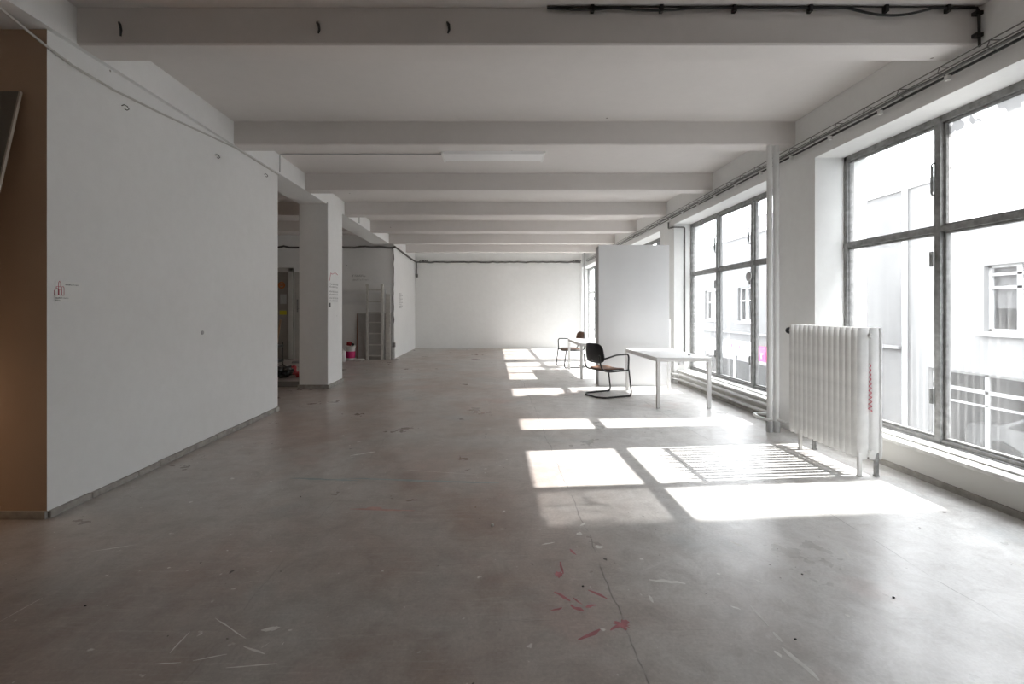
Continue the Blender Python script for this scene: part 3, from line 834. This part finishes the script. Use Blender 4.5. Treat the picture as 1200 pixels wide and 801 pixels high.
# wire tray with cables along the window wall
tr = empty('cable_tray', (3.50, 0, 3.28)); tag(tr, 'wire cable tray running along the top of the window wall', 'cable tray')
Y0, Y1 = -3.0, 17.2
MB().tube([(-.03, Y0, .045), (-.03, Y1, .045)], .0045, 6).build('upper_wire', M['tray'], tr)
MB().tube([(-.05, Y0, -.005), (-.05, Y1, -.005)], .0045, 6).build('lower_wire', M['tray'], tr)
MB().tube([(.02, Y0, -.03), (.02, Y1, -.03)], .011, 8).build('tray_edge', M['darkm'], tr)
y = Y0 + .1; first = None
while y < Y1:
    if first is None:
        o = first = MB().tube([(.04, 0, .045), (-.03, 0, .045), (-.05, 0, -.005), (.04, 0, -.03)], .004, 6).build('rung', M['tray'], tr)
    else:
        o = first.copy(); C.objects.link(o); o.parent = tr
    o.location = (0, y, 0); y += .36
y = Y0 + .35; first = None
while y < 12:
    if first is None: o = first = MB().box(-.016, .016, -.016, .016, -.075, -.035).build('insulator', M['clip'], tr, bevel=.005)
    else: o = first.copy(); C.objects.link(o); o.parent = tr
    o.location = (0, y, 0); y += .62
rnd = random.Random(12)
pts = []
for k in range(90): pts.append((3.475 + rnd.uniform(-.008, .008), -2.9 + k * .225, 3.262 + rnd.uniform(-.008, .008)))
cable('cable_bundle', pts, .011, M['cablegrey'], 'loose grey cables lying in the wire tray along the windows')
# cable bundle round the far corner
rnd = random.Random(5); pts = []
for k in range(30): pts.append((-7.6 + k * .16, 13.56 + rnd.uniform(-.01, .01), 3.30 + rnd.uniform(-.03, .02)))
pts += [(-2.89, 13.56, 3.30), (-2.88, 14.5, 3.27), (-2.88, 15.8, 3.24), (-2.88, 17.2, 3.23)]
for k in range(40): pts.append((-2.80 + k * .155, 17.24 + rnd.uniform(-.006, .006), 3.225 + rnd.uniform(-.012, .012)))
bnd = cable('cable_bundle', pts, .030, M['cablegrey'], 'dark cable bundle along the top of the ladder wall and far wall')
for i, (x, l) in enumerate(((-2.62, 'knot of grey cable at the left end of the far wall bundle'), (3.12, 'knot of grey cable at the right end of the far wall bundle'))):
    pts = [(x + .16 * math.cos(a * .7) * (1 - .02 * a), 17.2 - .02 * math.sin(a), 3.25 + .045 * math.sin(a * 1.3)) for a in [q * .5 for q in range(30)]]
    MB().tube(pts, .014, 6).build('cable_knot', M['cablegrey'], bnd, smooth=True)
cable('conduit', [(-2.86, 17.2, 3.2), (-2.86, 17.2, 2.785)], .022, M['cablegrey'], 'short dark conduit hanging in the far left corner', 'conduit')
MBo = MB().box(-2.9, -2.82, 17.17, 17.28, 2.66, 2.78); tag(MBo.build('junction_box', M['cablegrey'], bevel=.006), 'small dark box at the far left corner conduit', 'box')
pts = [(-2.945 + rnd.uniform(-.02, .02), 13.575, 3.3 - k * .125) for k in range(19)]
cable('wall_cable', pts, .016, M['cablegrey'], 'crooked grey cable running down the corner beside the ladder')
b = MB().box(-3.0, -2.88, 13.52, 13.6, .35, .48); tag(b.build('junction_box', M['frame'], bevel=.008), 'dark switch box low on the corner beside the ladder', 'box')
cable('floor_cable', [(-2.90, 13.55, .36), (-2.90, 13.54, .02), (-2.86, 13.45, .012), (-2.7, 13.3, .012)], .010, M['pipe'], 'thin pale cable from the low switch box to the floor')
# conduit on the second window reveal, with sockets
cable('conduit', fillet([(3.535, 9.3, 3.205), (3.535, 9.3, 3.08), (3.535, 9.025, 3.06), (3.75, 9.025, 3.06), (3.75, 9.025, .46)], .03), .013, M['cablegrey'], 'grey conduit going down the pillar at the second window', 'conduit', 8)
so = empty('wall_socket', (3.72, 9.03, .36)); tag(so, 'pair of small sockets at the foot of the conduit by the second window', 'socket')
for x, m in ((-.055, M['pipegrey']), (.035, M['clip'])): MB().box(x - .035, x + .035, -.05, -.003, 0, .09).build('socket_box', m, so, bevel=.006)

# wall hooks and small bits on the left wall
for px, py, l in ((146, 127, 'nearest small wire hook high on the left wall'), (254, 184, 'middle small wire hook high on the left wall'), (311, 206, 'farthest small wire hook high on the left wall')):
    Y = 3.087 * 540 / (578 - px); z = 1.44 + (363 - py) / 540 * Y
    cable('wall_hook', [(-3.09, Y - .03, z + .01), (-3.07, Y - .025, z + .02), (-3.065, Y, z + .018), (-3.065, Y + .02, z + .002), (-3.067, Y + .0, z - .015), (-3.07, Y - .02, z - .012)], .0035, M['darkm'], l, 'hook')
b = MB().lathe([(0, 0), (.022, 0), (.02, .006), (0, .008)], (-3.087, 4.89, 1.20), 12, 'x', False)
tag(b.build('wall_plug', M['inkpale']), 'small grey disc on the middle of the left wall', 'plug')

# ---------------------------------------------------------------- lettering and placards
pl = empty('wall_placard', (-3.083, 3.245, 1.50)); tag(pl, 'small white placard with red block logo on the left wall', 'placard')
MB().box(-.003, 0, 0, .21, 0, .145).build('paper', M['paper'], pl)
def outline(b, pts, r):
    b.tube(pts + [pts[0]], r, 4)
b = MB(); q = .004
outline(b, [(.001, y, z) for y, z in ((-.01, .045), (-.01, .075), (.005, .09), (.02, .09), (.02, .045))], .0018)
outline(b, [(.001, y, z) for y, z in ((.022, .045), (.022, .105), (.006, .105), (.006, .092), (.022, .092))], .0018)
outline(b, [(.001, y, z) for y, z in ((.022, .105), (.022, .135), (.030, .145), (.038, .135), (.038, .105))], .0018)
outline(b, [(.001, y, z) for y, z in ((.026, .045), (.026, .085), (.042, .085), (.042, .045))], .0018)
outline(b, [(.001, y, z) for y, z in ((.046, .045), (.046, .105), (.058, .108), (.064, .098), (.064, .045))], .0018)
b.build('logo', M['redink'], pl)
glyphs(pl, 'lettering', M['ink'], (.0005, .075, .118), (0, 1, 0), (0, 0, 1), .010, (8, 6), .0008, (1, 0, 0))
glyphs(pl, 'lettering', M['ink'], (.0005, .0, .022), (0, 1, 0), (0, 0, 1), .008, (9, 8), .0008, (1, 0, 0))
glyphs(pl, 'lettering', M['ink'], (.0005, .0, .004), (0, 1, 0), (0, 0, 1), .008, (7,), .0008, (1, 0, 0))
cl = empty('wall_text', (-3.02, 8.44, 1.55)); tag(cl, 'grey printed lines with a red tick on the white column', 'wall text')
for i, z in enumerate((.36, .31, .22, .17, .10, .05)):
    glyphs(cl, 'lettering', M['inkpale'], (.0005, .04, z), (0, 1, 0), (0, 0, 1), .032, (7, 6, 7) if i % 2 == 0 else (6, 8, 5), .001, (1, 0, 0))
b = MB().tube([(.001, .06, .43), (.001, .12, .58), (.001, .2, .56), (.001, .36, .60), (.001, .5, .57)], .004, 5); b.build('red_tick', M['redink'], cl)
MB().box(0, .012, .03, .09, -.06, .02).build('hook_plate', M['ink'], cl)
gt = empty('wall_text', (-2.93, 14.3, 1.5)); tag(gt, 'grey block of printed text on the wall beyond the ladder', 'wall text')
for k in range(9): glyphs(gt, 'lettering', M['inkpale'], (.0005, .0, k * .055), (0, 1, 0), (0, 0, 1), .035, (9, 7, 6)[:2 + k % 2], .001, (1, 0, 0))
ft = empty('wall_text', (-4.15, 13.598, 2.37)); tag(ft, 'faint faded text on the wall above the ladder', 'wall text')
glyphs(ft, 'lettering', M['inkpale'], (.0, -.0005, .05), (1, 0, 0), (0, 0, 1), .09, (6,), .001, (0, -1, 0))
glyphs(ft, 'lettering', M['inkpale'], (.0, -.0005, -.06), (1, 0, 0), (0, 0, 1), .045, (5, 9), .001, (0, -1, 0))

# ---------------------------------------------------------------- ladder corner
ld = empty('ladder', (-3.43, 13.33, 0)); tag(ld, 'grey folding ladder standing against the back corner wall', 'ladder')
for s, w in ((-1, .028), (1, .036)):
    MB().box(s * .215 - w, s * .215 + w, -.02, .02, 0, 2.16).build('stile', M['alu'], ld, bevel=.004)
    b = MB().box(s * .235 - .02, s * .235 + .02, .06, .095, 0, 2.12); b.build('rear_stile', M['alu'], ld)
for y_ in (2.02, 1.68, 1.37, 1.08, .76, .43, .12):
    MB().box(-.20, .20, -.018, .018, y_ - .016, y_ + .016).build('rung', M['alu'], ld, bevel=.004)
for s in (-1, 1): MB().lathe([(0, -.03), (.045, -.03), (.048, 0), (.045, .03), (0, .03)], (s * .215, .0, 2.15), 16, 'y', False).build('hinge', M['alu'], ld, smooth=True)
bd = empty('leaning_board', (-3.47, 13.46, 0)); tag(bd, 'pale grey board with a reddish edge leaning behind the ladder', 'board')
bd.rotation_euler = (math.radians(-3), 0, 0)
MB().box(-.50, .51, 0, .02, 0, 1.34).build('board_face', M['board'], bd)
MB().box(-.53, -.50, -.002, .022, 0, 1.34).build('board_edge', M['boardwarm'], bd)
b = MB().box(-3.12, -2.98, 13.36, 13.385, 0, 1.9)
nb = b.build('narrow_board', M['alu'], bevel=.003); tag(nb, 'narrow tall grey board standing right beside the ladder', 'board')
for z, h, l in ((1.97, .05, 'upper thin ledge on the wall behind the ladder'), (1.69, .09, 'lower deeper ledge on the wall behind the ladder')):
    b = MB().box(-5.2, -3.15, 13.53, 13.6, z, z + h * .4).box(-5.2, -3.15, 13.56, 13.6, z - h, z)
    tag(b.build('wall_ledge', M['panel'], bevel=.004), l, 'ledge')
bk = empty('bucket', (-4.09, 13.22, 0)); tag(bk, 'white plastic bucket with a magenta label near the ladder', 'bucket')
MB().lathe([(.0, 0), (.115, 0), (.118, .01), (.135, .37), (.145, .375), (.145, .395), (.13, .40), (.125, .39), (.11, .02), (0, .02)], seg=28, capends=False).build('body', M['bucket'], bk, smooth=True)
MB().lathe([(0, .40), (.147, .40), (.147, .41), (0, .412)], seg=28).build('lid', M['bucket'], bk)
MB().lathe([(.1225, .07), (.1312, .26)], seg=28, capends=False).build('label_band', M['magenta'], bk, smooth=True)
MB().tube([(.14 * math.cos(a), -.145 * math.sin(a) * .55 - .05 * math.sin(a), .37 - .10 * math.sin(a)) for a in [PI * k / 14 for k in range(15)]], .004, 6).build('bucket_handle', M['clip'], bk)
def lumpy(name, m, loc, r, seed, squash=.6, sub=3, amp=.35, freq=6):
    b = MB(); bmesh.ops.create_icosphere(b.bm, subdivisions=sub, radius=1)
    from mathutils import noise as mn
    for v in b.bm.verts:
        n = mn.noise(v.co * freq * .35 + Vector((seed, 0, 0))) * amp + mn.noise(v.co * freq + Vector((0, seed, 0))) * amp * .35
        v.co *= 1 + n
        v.co = Vector((v.co.x * r[0], v.co.y * r[1], v.co.z * r[2]))
    mz = min(v.co.z for v in b.bm.verts)
    for v in b.bm.verts: v.co.z -= mz
    o = b.build(name, m, smooth=True); o.location = loc; return o
tag(lumpy('rag', M['red'], (-4.13, 13.22, .412), (.07, .08, .06), 4), 'crumpled red rag on top of the bucket', 'rag')
tag(lumpy('glove', M['shell'], (-4.015, 13.2, .412), (.035, .04, .035), 9), 'dark crumpled glove beside the red rag on the bucket', 'glove')
b = MB().lathe([(0, 0), (.08, 0), (.09, .02), (.09, .24), (.07, .29), (.03, .31), (.03, .34), (0, .34)], (-4.20, 12.85, 0), 20)
tag(b.build('canister', M['bucket'], smooth=True), 'small white canister half hidden behind the column', 'canister')
tag(lumpy('plastic_sheet', M['bucket'], (-3.78, 13.0, .0), (.16, .10, .035), 14), 'crumpled white plastic sheet on the floor by the bucket', 'sheet')

# ---------------------------------------------------------------- side room door and clutter
dr = empty('door_1', (-6.95, 13.6, 0)); struct(dr, 'old grey brown door in the dim side room', 'door')
MB().box(0, .93, -.03, -.002, 0, 2.55).build('door_leaf', M['doorgrey'], dr)
b = MB().box(.93, 1.06, -.07, 0, 0, 2.68).box(-.13, 0, -.07, 0, 0, 2.68).box(-.13, 1.06, -.07, 0, 2.55, 2.68); b.build('door_frame', M['trimwhite'], dr, bevel=.008)
b = MB(); b.tube([(.72 + .085 * math.cos(a), -.033, 2.17 + .085 * math.sin(a)) for a in [2 * PI * k / 20 for k in range(20)]], .022, 6, closed=True); b.box(.66, .78, -.036, -.032, 2.15, 2.19)
b.build('round_sticker', M['orange'], dr)
MB().box(.66, .86, -.034, -.030, 1.30, 1.42).build('square_sticker', M['yellow'], dr)
MB().box(.68, .86, -.034, -.030, 1.62, 1.9).build('notice', M['board'], dr)
d2 = empty('door_2', (-5.84, 13.6, 0)); struct(d2, 'white door next to the old grey door', 'door')
MB().box(0, .85, -.045, -.002, 0, 2.55).build('door_leaf', M['trimwhite'], d2, bevel=.004)
b = MB().box(.06, .10, -.055, -.045, 1.38, 1.75).tube(fillet([(.08, -.05, 1.48), (.08, -.10, 1.48), (.22, -.10, 1.48)], .02), .011, 8); b.build('door_handle', M['frame'], d2)
tag(lumpy('bin_bag', M['bag'], (-4.47, 9.75, 0), (.20, .24, .125), 21, amp=.5, freq=8), 'crumpled black bin bag on the floor left of the column', 'bag')
tag(lumpy('rag', M['red'], (-4.14, 9.85, 0), (.09, .10, .06), 31), 'red cloth lying on the floor between the black bin bag and the column', 'rag')
tag(lumpy('rag', M['red'], (-4.42, 10.2, 0), (.07, .07, .10), 33), 'small red scrap behind the black bin bag', 'rag')
b = MB().box(-4.55, -3.58, 8.62, 9.25, 0, .008); tag(b.build('dark_floor_patch', M['darkboard']), 'flat dark patch on the floor left of the column', 'mat')  # thin dark patch lying flat beside the column foot
b = MB().box(-.02, .02, -.012, .012, 0, 1.2); o = b.build('wooden_slat', M['wood']); o.location = (-5.66, 11.86, 0.01); o.rotation_euler = (0, math.radians(9), 0)
tag(o, 'raw wooden slat standing behind the tool cart in the side room', 'slat')
ct = empty('tool_cart', (-5.46, 11.6, 0)); tag(ct, 'dark tool cart in the side room, at the left wall edge', 'cart')
MB().box(-.22, .10, -.2, .2, .12, .2).build('tray', M['darkm'], ct, bevel=.01); MB().box(-.22, .10, -.2, .2, .5, .56).build('tray', M['darkm'], ct, bevel=.01)
for x in (-.2, .08):
    for y in (-.18, .18):
        MB().tube([(x, y, .04), (x, y, .62)], .012, 8).build('post', M['darkm'], ct)
        MB().lathe([(0, -.012), (.03, -.012), (.03, .012), (0, .012)], (x, y, .03), 12, 'y', False).build('caster', M['black'], ct)
for x in (-5.6, -5.25):
    pass
b = MB().box(-5.5, -4.9, 12.6, 12.66, 0, .03).box(-5.45, -4.95, 12.45, 12.5, 0, .025); tag(b.build('loose_battens', M['frame']), 'dark battens lying flat before the doors', 'batten')

# leaning panel at the left edge
lp = empty('leaning_sheet', (-3.225, 2.56, 0)); tag(lp, 'tall dark grey sheet with a pale edge, leaning against the brown wall end', 'sheet')
lp.rotation_euler = (-math.asin(.585 / 2.99), 0, 0)
MB().box(-.72, -.012, 0, .012, 0, 2.99).build('panel_face', M['darkboard'], lp)
MB().box(-.012, .0, -.002, .014, 0, 2.99).build('panel_edge', M['paleedge'], lp)

# unseen warm lamp, added to make the brown wall end glow
wk = empty('added_lamp', (-4.45, 2.88, 0)); tag(wk, 'unseen warm lamp on a short stand, added to light the brown wall end', 'lamp')
MB().lathe([(0, 0), (.13, 0), (.13, .02), (.02, .035), (0, .035)]).build('base', M['darkm'], wk, smooth=True)
MB().tube([(0, 0, .03), (0, 0, .52)], .012, 10).build('pole', M['darkm'], wk)
MB().lathe([(.012, .52), (.05, .53), (.07, .56), (.065, .56), (.045, .535), (.01, .528)], capends=False).build('lamp_shade', M['darkm'], wk, smooth=True)
lb = bpy.data.lights.new('bulb', 'POINT'); lb.energy = 11; lb.color = (1, .62, .36); lb.shadow_soft_size = .05
lo = bpy.data.objects.new('bulb', lb); C.objects.link(lo); lo.parent = wk; lo.location = (0, 0, .72)

# debris on the floor
b = MB().lathe([(0, 0), (.009, 0), (.012, .006), (.009, .014), (0, .016)], (*fp(577, 616), 0), 10); tag(b.build('metal_nut', M['alu'], smooth=True), 'small shiny nut on the bare floor left of the sun patch', 'nut')
for i, (px, py, l) in enumerate(((683, 687, 'dark crumb beside the red floor paint'), (100, 710, 'dark crumb on the floor at the left'), (932, 749, 'dark crumb beside the long white streak'), (1047, 700, 'dark crumb on the bright floor by the window'), (940, 673, 'dark chip on the floor below the sun patch'), (352, 582, 'dark crumb near the blue floor line'))):
    x, y = fp(px, py); o = lumpy('crumb', M['black'], (x, y, 0), (.0065, .005, .003), 50 + i, sub=2); tag(o, l, 'crumb', 'crumbs on the floor')

# ---------------------------------------------------------------- light
SUN_K = 1.21; SUN_A = .090
d = Vector((-SUN_K, -SUN_K * SUN_A, -1)).normalized()
sun = bpy.data.lights.new('sun', 'SUN'); sun.energy = 11; sun.angle = math.radians(.53); sun.color = (1, .98, .95)
so_ = bpy.data.objects.new('sun', sun); C.objects.link(so_); so_.rotation_euler = d.to_track_quat('-Z', 'Y').to_euler(); so_.location = (14, 6, 12)
w = bpy.data.worlds.new('sky'); scene.world = w; w.use_nodes = True
bg = w.node_tree.nodes['Background']; bg.inputs[0].default_value = (.93, .965, 1, 1); bg.inputs[1].default_value = 7.0

# ---------------------------------------------------------------- camera
cam = bpy.data.cameras.new('camera'); co = bpy.data.objects.new('camera', cam); C.objects.link(co)
co.location = (0, 0, FH); co.rotation_euler = (PI / 2, 0, 0)
cam.sensor_width = 36; cam.sensor_fit = 'HORIZONTAL'; cam.lens = F * 36 / 1200
cam.shift_x = 22 / 1200; cam.shift_y = -37.5 / 1200; cam.clip_end = 200; cam.clip_start = .02
scene.camera = co
scene.view_settings.view_transform = 'Standard'; scene.view_settings.look = 'None'
scene.view_settings.exposure = 0.58; scene.view_settings.gamma = 1; scene.view_settings.use_curve_mapping = False
scene.cycles.max_bounces = 12; scene.cycles.diffuse_bounces = 8; scene.cycles.transparent_max_bounces = 16
scene.cycles.use_denoising = True
scene.cycles.sample_clamp_indirect = 10
